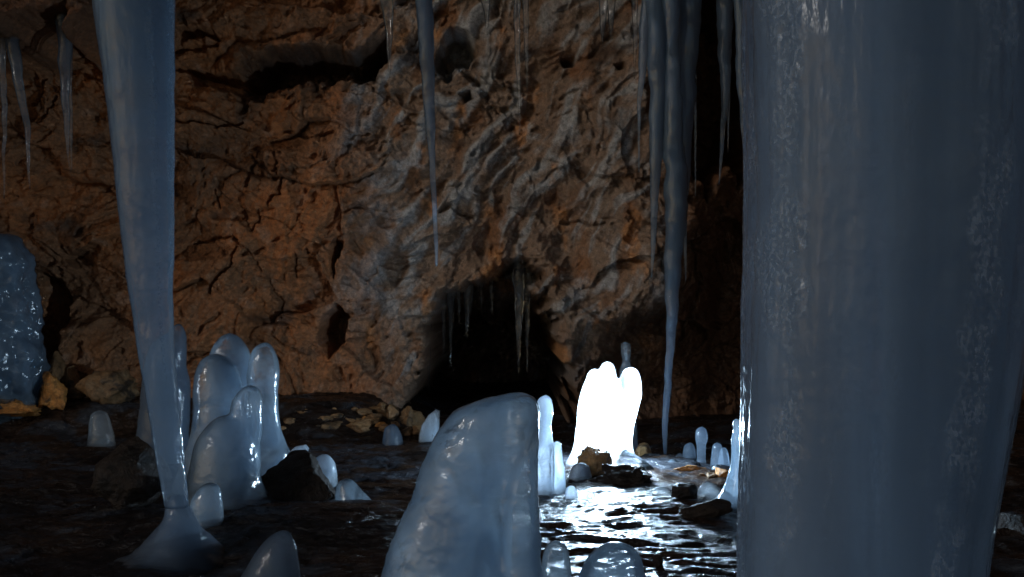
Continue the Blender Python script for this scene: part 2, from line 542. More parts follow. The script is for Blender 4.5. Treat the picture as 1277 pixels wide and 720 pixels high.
# openings
n_pit = fbm(X * 5.5, Z * 5.5, 44, 4)
W += .055 * sstep(.42, .62, fbm((X + dx) * 5, (Z + dz) * 5.5, 45, 3))            # small pits
W -= (.012 * fbm(X * 19, Z * 19, 46, 3) + .010 * (ridged(X * 14, Z * 16, 47, 3) - .8)) * calm_w
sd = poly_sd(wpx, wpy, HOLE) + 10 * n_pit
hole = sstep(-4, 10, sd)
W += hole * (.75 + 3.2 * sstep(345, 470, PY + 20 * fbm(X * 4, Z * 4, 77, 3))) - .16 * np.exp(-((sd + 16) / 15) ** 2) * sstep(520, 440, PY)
W += hole * .25 * fbm(X * 5, Z * 3, 60, 4)
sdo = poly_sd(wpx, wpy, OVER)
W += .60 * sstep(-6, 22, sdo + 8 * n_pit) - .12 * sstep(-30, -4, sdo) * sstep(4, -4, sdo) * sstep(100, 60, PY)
for pts, dep, soft in POCKETS:
    W += dep * sstep(-3, soft, poly_sd(.5 * (wpx + jx), .5 * (wpy + jy), pts))
for pts, hw, dep in CRACKS:
    d = seg_dist(jx, jy, pts)
    W += dep * .7 * sstep(hw * 1.9, hw * .2, d + 1.2 * n_pit)
W -= 1.0 * sstep(-10, 14, poly_sd(wpx, wpy, BULGE))
# dark fissure behind the hanging icicles and the passage beyond the big column
fis = [(872, -60), (868, 60), (862, 170), (880, 250), (905, 205), (930, 230), (960, 120), (960, -60)]
W += 1.6 * sstep(-6, 24, poly_sd(wpx, wpy, fis))
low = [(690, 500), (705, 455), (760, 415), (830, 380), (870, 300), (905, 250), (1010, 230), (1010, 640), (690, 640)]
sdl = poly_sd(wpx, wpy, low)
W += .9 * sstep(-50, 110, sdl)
W += 4.5 * sstep(1090, 1190, wpx) * sstep(6.2, 5.0, X)
W -= .3 * sstep(.45, -.2, Z) * (1 - hole)

n_a, n_b, n_c = fbm(X * .9, Z * 1.1, 70, 4), fbm(X * 2.6, Z * 1.3, 71, 4), fbm(X * 6, Z * 6, 72, 4)
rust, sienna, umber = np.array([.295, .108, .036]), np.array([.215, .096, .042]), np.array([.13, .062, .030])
greyb, calc, dark = np.array([.22, .160, .118]), np.array([.34, .345, .35]), np.array([.040, .022, .014])
tan_ = np.array([.36, .20, .12])


def lerp(a, b, k):
    return a + (b - a) * k[..., None]


C = lerp(np.broadcast_to(sienna, X.shape + (3,)), np.broadcast_to(rust, X.shape + (3,)), sstep(-.3, .5, n_b))
C = lerp(C, umber, sstep(.1, .7, n_a) * .7)
C = lerp(C, tan_, sstep(.35, .8, n_c + .3 * n_b) * .5)
C = lerp(C, greyb, grey * sstep(-.55, .25, n_b + .3) * .85)
fl = sstep(-.12, .6, rib + .45 * rib2 + .5 * n_c) * grey * sstep(470, 330, PY)
C = lerp(C, calc, fl * .85)
fl2 = sstep(.45, .75, rib2 + .4 * n_a) * grey
C = lerp(C, calc * .9, fl2 * .6)
C = lerp(C, np.array([.42, .19, .07]), grey * sstep(.35, .7, fbm(X * 3.2, Z * 2.1, 90, 4)) * .8)
C = lerp(C, dark, sstep(-14, 14, sdo + 14 * n_c) * .9)                       # shade of the overhang, painted into the rock colour
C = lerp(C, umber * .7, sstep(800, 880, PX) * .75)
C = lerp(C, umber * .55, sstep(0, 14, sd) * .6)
C = lerp(C, umber * .8, sstep(-30, 40, sdl + 25 * n_b) * .7)  # recess at the lower right painted darker, shade put into the rock colour
C = lerp(C, dark * 1.5, sstep(.45, .9, fbm(X * 1.7, Z * 2.6, 95, 4)) * .8)
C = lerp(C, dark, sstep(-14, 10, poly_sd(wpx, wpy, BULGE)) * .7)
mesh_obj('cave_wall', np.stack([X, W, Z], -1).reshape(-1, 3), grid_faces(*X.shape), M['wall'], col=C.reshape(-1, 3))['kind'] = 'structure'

# side walls and ceiling: coarse, out of view or nearly so
for side, name in ((1, 'cave_wall_right'),):
    Yg, Zg = np.meshgrid(np.arange(-3, 9.5, .09), np.arange(-.5, 8.5, .09))
    f1, e, tl_, r = cells(Yg * 1.1, Zg * 1.6, 41 + side)
    Xg = side * (6.6 + .5 * fbm(Yg * .4, Zg * .4, side * 5, 3) - .25 * tl_ - .08 * fbm(Yg * 3, Zg * 3, 1, 4))
    Cg = lerp(np.broadcast_to(umber, Xg.shape + (3,)), sienna, sstep(-.3, .5, fbm(Yg, Zg, 8, 4)))
    mesh_obj(name, np.stack([Xg, Yg, Zg], -1).reshape(-1, 3), grid_faces(*Xg.shape), M['wall'], col=Cg.reshape(-1, 3))['kind'] = 'structure'


def ceil_z(x, y):
    return 4.35 + .28 * (9 - y) + .55 * np.clip(-np.asarray(x) - 1.0, 0, 9) + .25 * fbm(np.asarray(x) * .5, np.asarray(y) * .5, 66, 3)


Xg, Yg = np.meshgrid(np.arange(-7, 8.01, .11), np.arange(-.6, 15, .11))
f1, e, tl_, r = cells(Xg * 1.3, Yg * 1.3, 55)
Zg = ceil_z(Xg, Yg) - .15 * tl_ + .05 * fbm(Xg * 3, Yg * 3, 1, 3)
mesh_obj('cave_ceiling', np.stack([Xg, Yg, Zg], -1).reshape(-1, 3), grid_faces(*Xg.shape), M['ceiling'])['kind'] = 'structure'

# ------------------------------------------------------------------ ice bodies from their outlines
def pchip(x, y, q):
    """monotone cubic interpolation"""
    x, y = np.asarray(x, float), np.asarray(y, float)
    h = np.diff(x); s = np.diff(y) / h
    m = np.zeros_like(y)
    m[0], m[-1] = s[0], s[-1]
    for i in range(1, len(y) - 1):
        if s[i - 1] * s[i] > 0:
            w1, w2 = 2 * h[i] + h[i - 1], h[i] + 2 * h[i - 1]
            m[i] = (w1 + w2) / (w1 / s[i - 1] + w2 / s[i])
    i = np.clip(np.searchsorted(x, q) - 1, 0, len(h) - 1)
    t = (q - x[i]) / h[i]
    return ((2 * t ** 3 - 3 * t ** 2 + 1) * y[i] + (t ** 3 - 2 * t ** 2 + t) * h[i] * m[i]
            + (-2 * t ** 3 + 3 * t ** 2) * y[i + 1] + (t ** 3 - t ** 2) * h[i] * m[i + 1])


def body(rows, d, depth=.9, segs=56, rings=90, lump=.06, lump_f=5.0, flute=0.0, bead=0.0, lean=0.0, seed=0, round_top=True, wob=0.0, bands=None, ring=.03, sq=1.0):
    """rows: (photo y, left x, right x) at distance d, top to bottom -> verts, faces (closed)."""
    rows = sorted(rows)
    py = np.array([r[0] for r in rows], float)
    xc = np.array([(r[1] + r[2]) / 2 for r in rows]); hw = np.array([(r[2] - r[1]) / 2 for r in rows])
    t = np.linspace(0, 1, rings)
    if round_top: t = t ** 1.6
    q = py[0] + (py[-1] - py[0]) * t
    c = pchip(py, xc, q)
    w = np.sqrt(np.maximum(pchip(py, hw ** 2, q), 0)) if round_top else np.maximum(pchip(py, hw, q), .1)
    s = d / FPX
    zc = H - (q - 360) * s
    xw, rw = (c - 638.5) * s, w * s
    yw = 0 * xw
    if wob:
        xw = xw + wob * rw * fbm(zc * 5 + seed, 1.5, seed * .7, 2)
        yw = wob * rw.max() * fbm(zc * 3 + seed, 7.5, seed * .7, 2)
    a = np.linspace(0, 2 * PI, segs, endpoint=False)
    A, Zr = np.meshgrid(a, zc)
    R = rw[:, None] * np.ones_like(A)
    ca, sa = [np.sign(q) * np.abs(q) ** sq for q in (np.cos(A), np.sin(A))]
    nx, ny, nz = xw[:, None] + R * ca, R * sa, Zr
    scl = lump_f
    k = 1 + lump * fbm(nx * scl + seed * 3.7, ny * scl, nz * scl * .7 + seed, 3)
    k = k + ring * fbm(nz * 11 + seed * 2.3, ca * .5, sa * .5, 3)
    if sq < 1: k = k + .006 * fbm(ca * 13, sa * 13, nz * .5, 3, .6)
    if flute: k = k + flute * fbm(ca * 2.2 + seed, sa * 2.2, nz * .3, 2, .5)
    Xr = xw[:, None] + R * k * ca
    Yr = d + yw[:, None] + lean * (Zr - zc[-1]) + R * k * depth * sa
    if bead:
        b = bead * fbm(nx * 36 + seed, ny * 36, nz * 30, 2)
        Xr += b * ca; Yr += b * sa
    fr = None
    if bands:
        fr = np.zeros_like(A)
        edge = .09 * fbm(nz * 6 + 3, sa * 3, 4.0, 4)
        for c0, c1, amt in bands:
            m = sstep(c0 - .05, c0 + .04, ca + edge) * sstep(c1 + .05, c1 - .04, ca + edge)
            fr = np.maximum(fr, amt * m * sstep(-.55, .35, fbm(nx * 5, ny * 5, nz * 3.5 + c0 * 9, 4)))
        g = fr * .0055 * (ridged(nx * 34, ny * 34, nz * 22, 3) - .5)
        Xr = Xr + g * ca; Yr = Yr + g * sa
        fr = np.repeat(fr.reshape(-1, 1), 3, 1)
    V = np.stack([Xr, Yr, Zr], -1).reshape(-1, 3)
    if bands: body.frost = fr
    i = np.arange(rings * segs).reshape(rings, segs)
    j = np.roll(i, -1, 1)
    F = np.stack([i[:-1], i[1:], j[1:], j[:-1]], -1).reshape(-1, 4).tolist()
    F.append(i[0].tolist()); F.append(i[-1, ::-1].tolist())
    return V, F


def to_floor(rows, d, flare=1.12, sink=.06):
    """continue an outline down to the floor it stands on"""
    y, l, r = rows[-1]
    cx = (l + r) / 2
    fy = 360 + (H - gz((cx - 638.5) / FPX * d, d) + sink) * FPX / d
    if fy > y + 2:
        hw = (r - l) / 2 * flare
        rows = rows + [(fy, cx - hw, cx + hw)]
    return rows


def stalagmite(label, rows, d, mat='stalagmite', name='ice_stalagmite', cat='stalagmite', group=None, flare=1.12, **kw):
    kw.setdefault('seed', len(bpy.data.objects) % 97)
    V, F = body(to_floor(rows, d, flare), d, **kw)
    return tag(mesh_obj(name, V, F, M[mat]), label, cat, group)


def fused(label, bodies, mat, voxel, name='ice_stalagmite', cat='stalagmite', group=None, smooth=14, rough=0.0, seed=0):
    """several lobes frozen into one body"""
    VV, FF, n = [], [], 0
    for V, F in bodies:
        VV.append(V); FF += [[k + n for k in f] for f in F]; n += len(V)
    o = mesh_obj(name, np.vstack(VV), FF, M[mat])
    md = o.modifiers.new('remesh', 'REMESH'); md.mode = 'VOXEL'; md.voxel_size = voxel
    ms = o.modifiers.new('smooth', 'SMOOTH'); ms.iterations = smooth; ms.factor = .5
    dg = bpy.context.evaluated_depsgraph_get()
    me = bpy.data.meshes.new_from_object(o.evaluated_get(dg))
    o.modifiers.clear()
    old = o.data; o.data = me; bpy.data.meshes.remove(old)
    me.name = name
    if rough:
        co = np.empty(len(me.vertices) * 3, np.float32); me.vertices.foreach_get('co', co); co = co.reshape(-1, 3)
        no = np.empty(len(me.vertices) * 3, np.float32); me.vertices.foreach_get('normal', no); no = no.reshape(-1, 3)
        k = fbm(co[:, 0] * 7 + seed, co[:, 1] * 7, co[:, 2] * 14, 4)
        me.vertices.foreach_set('co', (co + no * (rough * k)[:, None]).astype(np.float32).ravel())
    me.polygons.foreach_set('use_smooth', np.ones(len(me.polygons), bool))
    if not me.materials: me.materials.append(M[mat])
    me.update()
    return tag(o, label, cat, group)


def icicle(label, rows, d, up=None, mat='icicle', group=None, name='icicle', **kw):
    """hanging ice: the outline goes on up to the roof (or to the given pixel row)"""
    y, l, r = rows[0]
    cx, hw = (l + r) / 2, (r - l) / 2
    if up is None:
        top = float(ceil_z((cx - 638.5) / FPX * d, d)) + .25
        up = 360 - (top - H) * FPX / d
        slope = ((rows[1][2] - rows[1][1]) / 2 - hw) / (rows[1][0] - y)
        grow = hw * 1.25 + min(max(0, -slope) * (y - up), hw * 1.2)
        rows = [(up, cx - grow, cx + grow)] + rows
    kw.setdefault('lump', .12); kw.setdefault('lump_f', 12); kw.setdefault('wob', .25); kw.setdefault('segs', 24); kw.setdefault('rings', 120)
    kw.setdefault('seed', len(bpy.data.objects) % 89)
    V, F = body(rows, d, round_top=False, **kw)
    return tag(mesh_obj(name, V, F, M[mat], col=body.frost if kw.get('bands') else None), label, 'icicle', group)


# the great column on the right
col_rows = [(-900, 906, 1330), (-300, 932, 1296), (0, 935, 1288), (200, 937, 1280), (400, 935, 1264), (560, 931, 1240), (720, 926, 1214)]
V, F = body(to_floor(col_rows, 2.6, 1.0), 2.6, .8, segs=360, rings=520, lump=.02, lump_f=3, flute=.03, bead=.0010, seed=5, round_top=False,
            ring=.002, sq=.72, bands=[(-1.2, -.78, 1.0), (-.60, -.55, .3), (-.2, -.16, .25), (.27, .52, 1.0), (.66, .72, .5), (.95, 1.2, 1.2)])
tag(mesh_obj('ice_column', V, F, M['column'], col=body.frost), 'huge smooth blue-grey ice column with frosted vertical bands and beaded edges', 'ice column')

# the long tapering column on the left and the cone it stands on
icicle('long pale blue icicle tapering down to touch an ice cone on the floor',
       [(0, 118, 217), (100, 132, 217), (200, 143, 216.5), (300, 153, 216), (400, 167, 215.5), (440, 173, 217.5), (500, 183, 222),
        (560, 193, 229), (600, 200, 232), (632, 206, 235)], 4.55, mat='great', lump=.010, lump_f=4, flute=.03, bead=.0014, wob=.02, ring=.008, bands=[(-1.2, -.93, 1.0), (-.62, -.56, .35), (.55, .70, .7), (.93, 1.2, 1.0)], segs=140, rings=380)
stalagmite('low dark ice cone under the tip of the long tapering icicle',
           [(618, 213, 230), (632, 206, 236), (645, 202, 243), (660, 194, 252), (675, 182, 264), (690, 164, 280), (702, 140, 300)], 4.55, 'dim', lump=.14, lump_f=7, flare=1.1)
icicle('slender wavy blue icicle hanging alone before the middle of the cave wall',
       [(0, 518, 540), (60, 522, 541), (120, 526, 541), (150, 529, 542), (200, 535, 543), (250, 538, 544.5), (300, 541, 546), (332, 542.5, 545)],
       5.6, lump=.08, lump_f=16, bead=.001)

# icicles in front of the dark fissure
G = 'icicles hanging in a bunch before the fissure'
icicle('thin short icicle frozen to the outer side of the hanging bunch', [(0, 799, 813), (60, 797, 809), (100, 796, 804), (130, 795, 800), (170, 795, 798), (215, 796, 797.5)], 7.30, group=G)
icicle('medium blue icicle in the bunch, ending halfway down', [(0, 804, 831), (100, 808, 829), (180, 809, 826), (240, 811, 822), (300, 811.5, 818), (346, 811, 813)], 7.25, group=G, bead=.002)
icicle('longest icicle of the bunch, reaching almost to the floor', [(0, 827, 850), (60, 829, 847), (150, 827, 851), (240, 828, 857), (300, 829, 853), (350, 829, 849), (400, 831, 845), (450, 830, 840), (500, 827, 836), (550, 826, 832), (576, 827.5, 829.5)], 7.20, group=G, bead=.002, segs=40, rings=200)
icicle('broad icicle behind the longest one of the bunch', [(0, 847, 876), (60, 846, 872), (120, 845, 868), (200, 844, 861), (260, 848, 858), (300, 851, 856), (352, 854, 855.5)], 7.40, group=G, bead=.002)
icicle('needle thin icicle against the black fissure', [(0, 862, 869), (120, 865, 868.5), (245, 866.5, 867.8)], 7.60, group=G)
icicle('single tapering icicle hanging inside the black fissure', [(0, 892, 914), (60, 895, 912), (120, 898, 909), (160, 898.5, 905), (200, 897, 901), (230, 896, 897.4)], 7.50, group=G, bead=.002)
icicle('short hair thin icicle beside the one inside the fissure', [(0, 908, 914), (100, 906.5, 911), (190, 907, 908.2)], 7.70, group=G)
icicle('stubby icicle half hidden by the great ice column', [(0, 915, 929), (90, 917, 930), (140, 922, 932), (185, 926, 928)], 7.30, group=G)

# icicles at the upper left, hanging from the rock bulge
G = 'icicles under the rock bulge'
icicle('bent icicle with glinting root under the dark rock bulge', [(8, 2, 24), (30, 4, 23), (60, 8, 24), (100, 16, 28.5), (150, 27, 35), (200, 34, 38), (236, 38, 39.4)], 8.0, group=G, mat='dim', lump=.15)
icicle('wavy thin icicle next to the bent one under the bulge', [(20, -6, 9), (60, -1, 7), (100, 0, 8), (150, 3, 9), (200, 3, 6.5), (248, 5, 6.2)], 8.0, group=G, mat='dim')
icicle('greyish icicle hanging straight from the bulge beside the great icicle', [(20, 70, 89), (60, 71, 88), (100, 74, 86), (150, 79, 86.5), (180, 83, 87), (215, 87, 88)], 8.1, group=G, mat='dim')
icicle('faint twin icicle frozen against the straight greyish one', [(30, 82, 92), (80, 83.5, 90), (150, 86, 90.4), (212, 88.5, 89.8)], 8.2, group=G, mat='dim')

# faint icicles close to the wall
G = 'faint icicles close to the wall'
for rows, lab in (
        ([(0, 474, 491), (40, 480, 489), (70, 483, 488), (98, 486, 487)], 'dim grey icicle close to the wall beside the slender lone one'),
        ([(0, 600, 612), (20, 604, 610), (44, 607, 608.2)], 'stub of grey icicle high on the flowstone wall'),
        ([(0, 640, 649), (60, 642, 649), (110, 645, 649), (168, 647.5, 648.6)], 'hair thin grey icicle over the flowstone ribs, longer of a pair'),
        ([(0, 652, 660), (60, 654, 659), (114, 657, 658.2)], 'hair thin grey icicle over the flowstone ribs, shorter of a pair'),
        ([(0, 746, 758), (30, 748, 755), (56, 750.5, 751.8)], 'grey icicle stub in the middle of three over the pale ribs'),
        ([(0, 757, 768), (30, 759, 765), (46, 761, 762.2)], 'shortest grey icicle stub over the pale ribs'),
        ([(0, 788, 796), (60, 789.5, 794), (98, 791, 792)], 'thin icicle beside the hanging bunch, close to the wall')):
    icicle(lab, rows, 7.9, group=G, mat='faint')

# icicles in the mouth of the hollow
G = 'icicles in the roof of the hollow'
for i, (rows, dd) in enumerate((
        ([(385, 530, 540), (410, 531, 538), (440, 533, 537), (488, 534.5, 535.4)], 8.95), ([(370, 549, 557), (400, 551, 556), (448, 553, 554)], 9.1),
        ([(362, 557, 568), (390, 559, 566), (420, 560, 564), (458, 561.5, 562.4)], 9.0), ([(345, 568, 576), (380, 570, 574), (404, 572, 573)], 9.0),
        ([(342, 576, 592), (375, 579, 590), (395, 580, 586), (424, 581.5, 582.6)], 8.95), ([(340, 596, 604), (365, 598, 602), (384, 600, 601)], 9.1),
        ([(352, 640, 655), (385, 642, 653), (420, 643.5, 650), (466, 646, 647.2)], 8.95), ([(360, 653, 662), (400, 655, 660), (464, 657, 658)], 9.05),
        ([(340, 610, 617), (365, 611, 615), (392, 613, 614)], 9.15))):
    rows = [(rows[0][0] - 26, rows[0][1] - 1, rows[0][2] + 1)] + rows
    icicle('small dark icicle hanging in the mouth of the black hollow', rows, dd + .75, up=0, mat='faint', group=G)

# frozen bulge at the far left
V1 = body([(292, -20, 12), (300, -50, 24), (330, -60, 37), (350, -60, 39), (380, -62, 43), (410, -64, 45), (430, -66, 50), (462, -70, 54), (500, -80, 46), (540, -80, 40)],
          8.45, .7, lump=.15, lump_f=6, bead=.003, seed=3, segs=110, rings=150)
tag(mesh_obj('frozen_cascade', V1[0], V1[1], M['stalagmite']), 'lumpy glistening frozen cascade by the ochre boulder', 'ice formation')
# dim column behind the long icicle
stalagmite('dim grey ice pillar standing behind the long tapering icicle',
           [(404, 222, 223), (412, 212, 230), (430, 190, 232), (460, 180, 233), (480, 177, 236), (520, 174, 236), (560, 170, 236), (585, 168, 240)], 6.9, 'dim', name='ice_pillar', lump=.05)

# the group of stalagmites left of the middle
fused('tall double-headed stalagmite, hindmost of the fused bluish group', [
    body([(415, 286, 287), (425, 270, 303), (440, 263, 312), (470, 258, 318), (520, 255, 318), (570, 250, 318), (612, 246, 320)], 6.25, .8, seed=1, lump=.05),
    body([(441, 268, 269), (449, 251, 287), (465, 244, 297), (490, 242, 303), (520, 241, 306), (550, 236, 308), (575, 226, 310), (612, 212, 316)], 6.05, .8, seed=2, lump=.05)],
    'stalagmite', .012)
stalagmite('slim stalagmite with bulbous head beside the double-headed one',
           [(427, 330, 331), (436, 316, 342), (450, 311, 347), (470, 308, 348.5), (500, 310, 347), (530, 311, 349.5), (550, 310, 355), (568, 308, 362)], 6.0, lump=.04)
fused('humped stalagmite with thumb-like tip in front of the double-headed one', [
    body([(480, 312, 313), (488, 298, 325), (505, 288, 328.5), (530, 285, 327.5), (560, 272, 325), (600, 258, 327), (618, 246, 335), (640, 234, 346)], 5.42, .85, seed=4, lump=.04),
    body([(518, 280, 282), (524, 266, 300), (534, 256, 310), (550, 246, 316), (575, 238, 319), (600, 234, 320), (618, 233, 322), (640, 230, 326)], 5.38, .8, seed=6, lump=.05)],
    'stalagmite', .010)
stalagmite('small knob of a stalagmite beside the cone under the long icicle',
           [(602, 262, 263), (610, 247, 274), (628, 238, 277.5), (650, 236, 279), (668, 235, 283)], 4.95, lump=.04)

# the big one in the middle
fused('big glistening stalagmite leaning sideways, wide as a barrel, with smooth crown', [
    body([(490, 648, 650), (492.5, 628, 662), (497, 606, 668), (504, 584, 672), (513, 567, 673), (526, 555, 672), (542, 545, 666), (570, 531, 655), (610, 515, 646), (650, 499, 642), (690, 484, 640), (730, 472, 640), (850, 440, 650)], 3.35, .66, seed=8, lump=.03, segs=90, rings=140),
    body([(493, 652, 653), (497, 640, 665), (503, 636, 670), (512, 633, 673), (540, 630, 673), (580, 628, 671), (640, 626, 673), (690, 624, 675), (730, 622, 677), (850, 614, 690)], 3.30, 1.25, seed=9, lump=.04, segs=90, rings=140)],
    'stalagmite', .0085, rough=.0045, seed=4, smooth=22)

# around the lit one
stalagmite('lit club-shaped stalagmite partly hidden behind the big leaning one',
           [(493, 680, 681), (499, 671, 687.5), (514, 669, 690), (530, 669, 687.5), (545, 668, 689), (562, 668, 691.5), (588, 666, 692), (614, 664, 692)], 5.9, 'white', lump=.04)
stalagmite('short lit stalagmite with small round cap beside the club-shaped one',
           [(550.5, 694, 695), (555, 689, 700), (564, 688, 701), (572, 686, 702), (590, 687, 705), (612, 686, 706)], 5.95, 'white', lump=.04, segs=36)
stalagmite('pebble-sized ice knob at the foot of the short lit stalagmite', [(606, 712, 713), (611, 705, 719), (618, 704, 721), (624, 703, 722)], 5.75, 'white', segs=30, rings=30)
stalagmite('bright round ice lump on the wet floor before the glowing ice', [(577, 725, 726), (582, 714, 735), (590, 711, 737), (597, 709, 739)], 6.2, 'white', segs=30, rings=30)
LIT = 6.6
lobes = [
    body([(460, 741, 742), (464, 734, 749), (474, 730, 754), (490, 724, 760), (510, 720, 764), (535, 718, 766), (560, 714, 768), (580, 704, 772), (606, 690, 776)], LIT, .8, seed=1, lump=.03),
    body([(451, 757, 758), (455, 750, 765), (463, 747, 768), (480, 745, 771), (520, 740, 776), (560, 736, 784), (606, 728, 790)], LIT - .02, 1.1, seed=2, lump=.03),
    body([(458, 786, 787), (462, 777, 795), (472, 773, 799), (490, 770, 800.5), (505, 766, 797.5), (522, 760, 793), (540, 756, 789.5), (562, 752, 790), (574, 748, 800), (588, 742, 820), (606, 736, 838)], LIT, .8, seed=3, lump=.03),
    body([(562, 776, 778), (568, 768, 795), (578, 762, 809), (590, 756, 822), (610, 748, 842)], LIT - .12, .7, seed=5, lump=.06)]
fused('glowing white stalagmite of three fused fingers, lit from inside by a lamp', lobes, 'glow', .011, smooth=4)
stalagmite('small waisted ice pillar standing behind the glowing stalagmite',
           [(426.5, 779, 781), (430, 774, 786.5), (440, 774, 787), (450, 776, 786), (460, 773, 788), (500, 770, 792), (560, 766, 796)], 7.4, name='ice_pillar', lump=.05, segs=40)

# the lamp inside the lit ice
base = P(760, 585, LIT); base.z = gz(base.x, base.y)
lamp = bpy.data.objects.new('lantern', None); COL.objects.link(lamp); lamp.location = base
tag(lamp, 'small round lantern set inside the hollow of the glowing ice', 'lantern')


def lathe(name, prof, mat, parent, segs=24):
    V, F = [], []
    for r, z in prof:
        V += [(r * math.cos(2 * PI * k / segs), r * math.sin(2 * PI * k / segs), z) for k in range(segs)]
    for i in range(len(prof) - 1):
        F += [[i * segs + k, i * segs + (k + 1) % segs, (i + 1) * segs + (k + 1) % segs, (i + 1) * segs + k] for k in range(segs)]
    F.append(list(range(segs))[::-1]); F.append([(len(prof) - 1) * segs + k for k in range(segs)])
    return mesh_obj(name, np.array(V), F, mat, parent)


mm, t, p = new_mat('lantern_body'); p.inputs['Base Color'].default_value = (.03, .03, .035, 1); p.inputs['Roughness'].default_value = .45
gm, t, p = new_mat('lantern_lens'); p.inputs['Base Color'].default_value = (.9, .9, .9, 1)
p.inputs['Emission Color'].default_value = (.8, .9, 1, 1); p.inputs['Emission Strength'].default_value = 30
lathe('lantern_base', [(.04, -.04), (.042, .0), (.042, .10), (.034, .115), (.034, .13)], mm, lamp)
lathe('lens', [(.030, .131), (.036, .15), (.036, .18), (.028, .20)], gm, lamp)
V, F = [], []
for k in range(25):
    a_ = math.radians(30 + 98 * k / 24)
    for r_, z_ in ((.060, .12), (.060, .46), (.064, .46), (.064, .12)):
        V.append((r_ * math.cos(a_), r_ * math.sin(a_), z_))
for k in range(24):
    F += [[4 * k + j, 4 * k + (j + 1) % 4, 4 * k + 4 + (j + 1) % 4, 4 * k + 4 + j] for j in range(4)]
F += [[0, 1, 2, 3], [96, 99, 98, 97]]
mesh_obj('added_light_hood', np.array(V), F, mm, lamp)  # unseen hood, added to block lamp light towards the back wall and hollow
LAMP_W = 215
ld = bpy.data.lights.new('lamp_light', 'POINT'); ld.energy = LAMP_W; ld.color = (.64, .83, 1.0); ld.shadow_soft_size = .025
lo = bpy.data.objects.new('lamp_light', ld); COL.objects.link(lo); lo.parent = lamp; lo.location = (0, 0, .25)

# small stalagmites on the right
stalagmite('slender ice stalagmite with swollen head at the mouth of the fissure', [(532.5, 874, 875), (537, 868, 881), (546, 867, 882.5), (558, 869, 880), (570, 869, 880), (584, 866, 882)], 6.9, 'dim', segs=36)
stalagmite('rounded stub of ice beside the slender swollen-headed stalagmite', [(552, 860, 861), (557, 853, 866), (568, 851, 868), (584, 850, 868)], 7.0, 'dim', segs=36)
stalagmite('low ice hump beside the rounded stub', [(565, 847, 848), (570, 842, 853), (584, 840, 856)], 7.05, 'dim', segs=30, rings=40)
stalagmite('tiny glossy ice dome below the low hump', [(572.5, 839, 840), (576, 833, 846), (583, 831, 848)], 6.75, segs=30, rings=30)
fused('two-lobed small stalagmite between the slender one and the great column', [
    body([(551.5, 894, 895), (556, 888, 901), (566, 887, 902), (590, 884, 904)], 6.8, .9, segs=36), body([(557, 902, 903), (562, 896, 908), (572, 895, 910), (590, 893, 912)], 6.72, .9, segs=36)], 'dim', .008)
stalagmite('bead-sized ice nub at the foot of the two-lobed stalagmite', [(579.5, 893, 894), (583, 888, 898), (589, 887, 899)], 6.55, segs=24, rings=24)
stalagmite('curved stalagmite with ball tip and flaring foot against the great column',
           [(522.5, 918, 919), (525, 914.5, 922.5), (530, 914, 923), (536, 914.5, 925), (550, 912, 928), (565, 912, 930), (580, 911, 934), (595, 907, 938), (610, 901, 942), (622, 892, 944), (632, 878, 948)], 5.55, lump=.03)

# stalagmites low in the foreground
stalagmite('finger-thick short stalagmite tucked against the big leaning one', [(674.5, 693, 694), (681, 681, 706), (694, 676, 710.5), (720, 673.5, 713)], 3.9, lump=.03)
stalagmite('wide smooth ice dome beside the finger-thick stalagmite', [(676.5, 767, 769), (681, 750, 786), (690, 738, 796), (703, 729, 801.5), (722, 721, 805), (745, 715, 808)], 3.75, lump=.03)
stalagmite('pointed dull grey ice hump alone on the dark floor near the ice cone', [(661.5, 354, 355), (666, 341, 362), (680, 326, 369), (700, 311, 373), (722, 298, 376), (745, 286, 382)], 3.95, 'dim', lump=.04)
stalagmite('low clear ice knob on the floor near the boulders', [(511.5, 124, 125), (516, 115, 134), (526, 112, 138), (544, 111, 143)], 7.9, 'clear', segs=40)
stalagmite('bright half-dome of ice behind the dark boulder', [(566.5, 404, 405), (571, 394, 413), (580, 389, 418.5), (598, 386, 421)], 6.15, 'white', segs=40)
stalagmite('low ice skirt sloping off the dark boulder', [(597, 432, 433), (602, 422, 443), (612, 419, 452), (630, 416, 467)], 5.6, segs=40)
stalagmite('dull grey ice stub by the rubble at the wall foot', [(529, 489, 490), (534, 480, 497), (548, 477, 502)], 7.9, 'dim', segs=36)
stalagmite('glassy ice dome on the wet floor beside a black stone', [(607, 826, 827), (612, 813, 839), (620, 808, 845), (630, 806, 848)], 5.75, 'clear', segs=40, rings=40)
stalagmite('glassy ice lump between the black stone and the curved stalagmite', [(601, 883, 884), (607, 873, 896), (618, 868, 903), (628, 866, 906)], 5.7, 'clear', segs=40, rings=40, lump=.2, lump_f=9)

# ------------------------------------------------------------------ loose rocks and ice shards
bm_ = bmesh.new(); bmesh.ops.create_icosphere(bm_, subdivisions=5, radius=1.0)
ICO5 = (np.array([v.co[:] for v in bm_.verts]), np.array([[v.index for v in f.verts] for f in bm_.faces])); bm_.free()
bm_ = bmesh.new(); bmesh.ops.create_icosphere(bm_, subdivisions=4, radius=1.0)
ICO4 = (np.array([v.co[:] for v in bm_.verts]), np.array([[v.index for v in f.verts] for f in bm_.faces])); bm_.free()


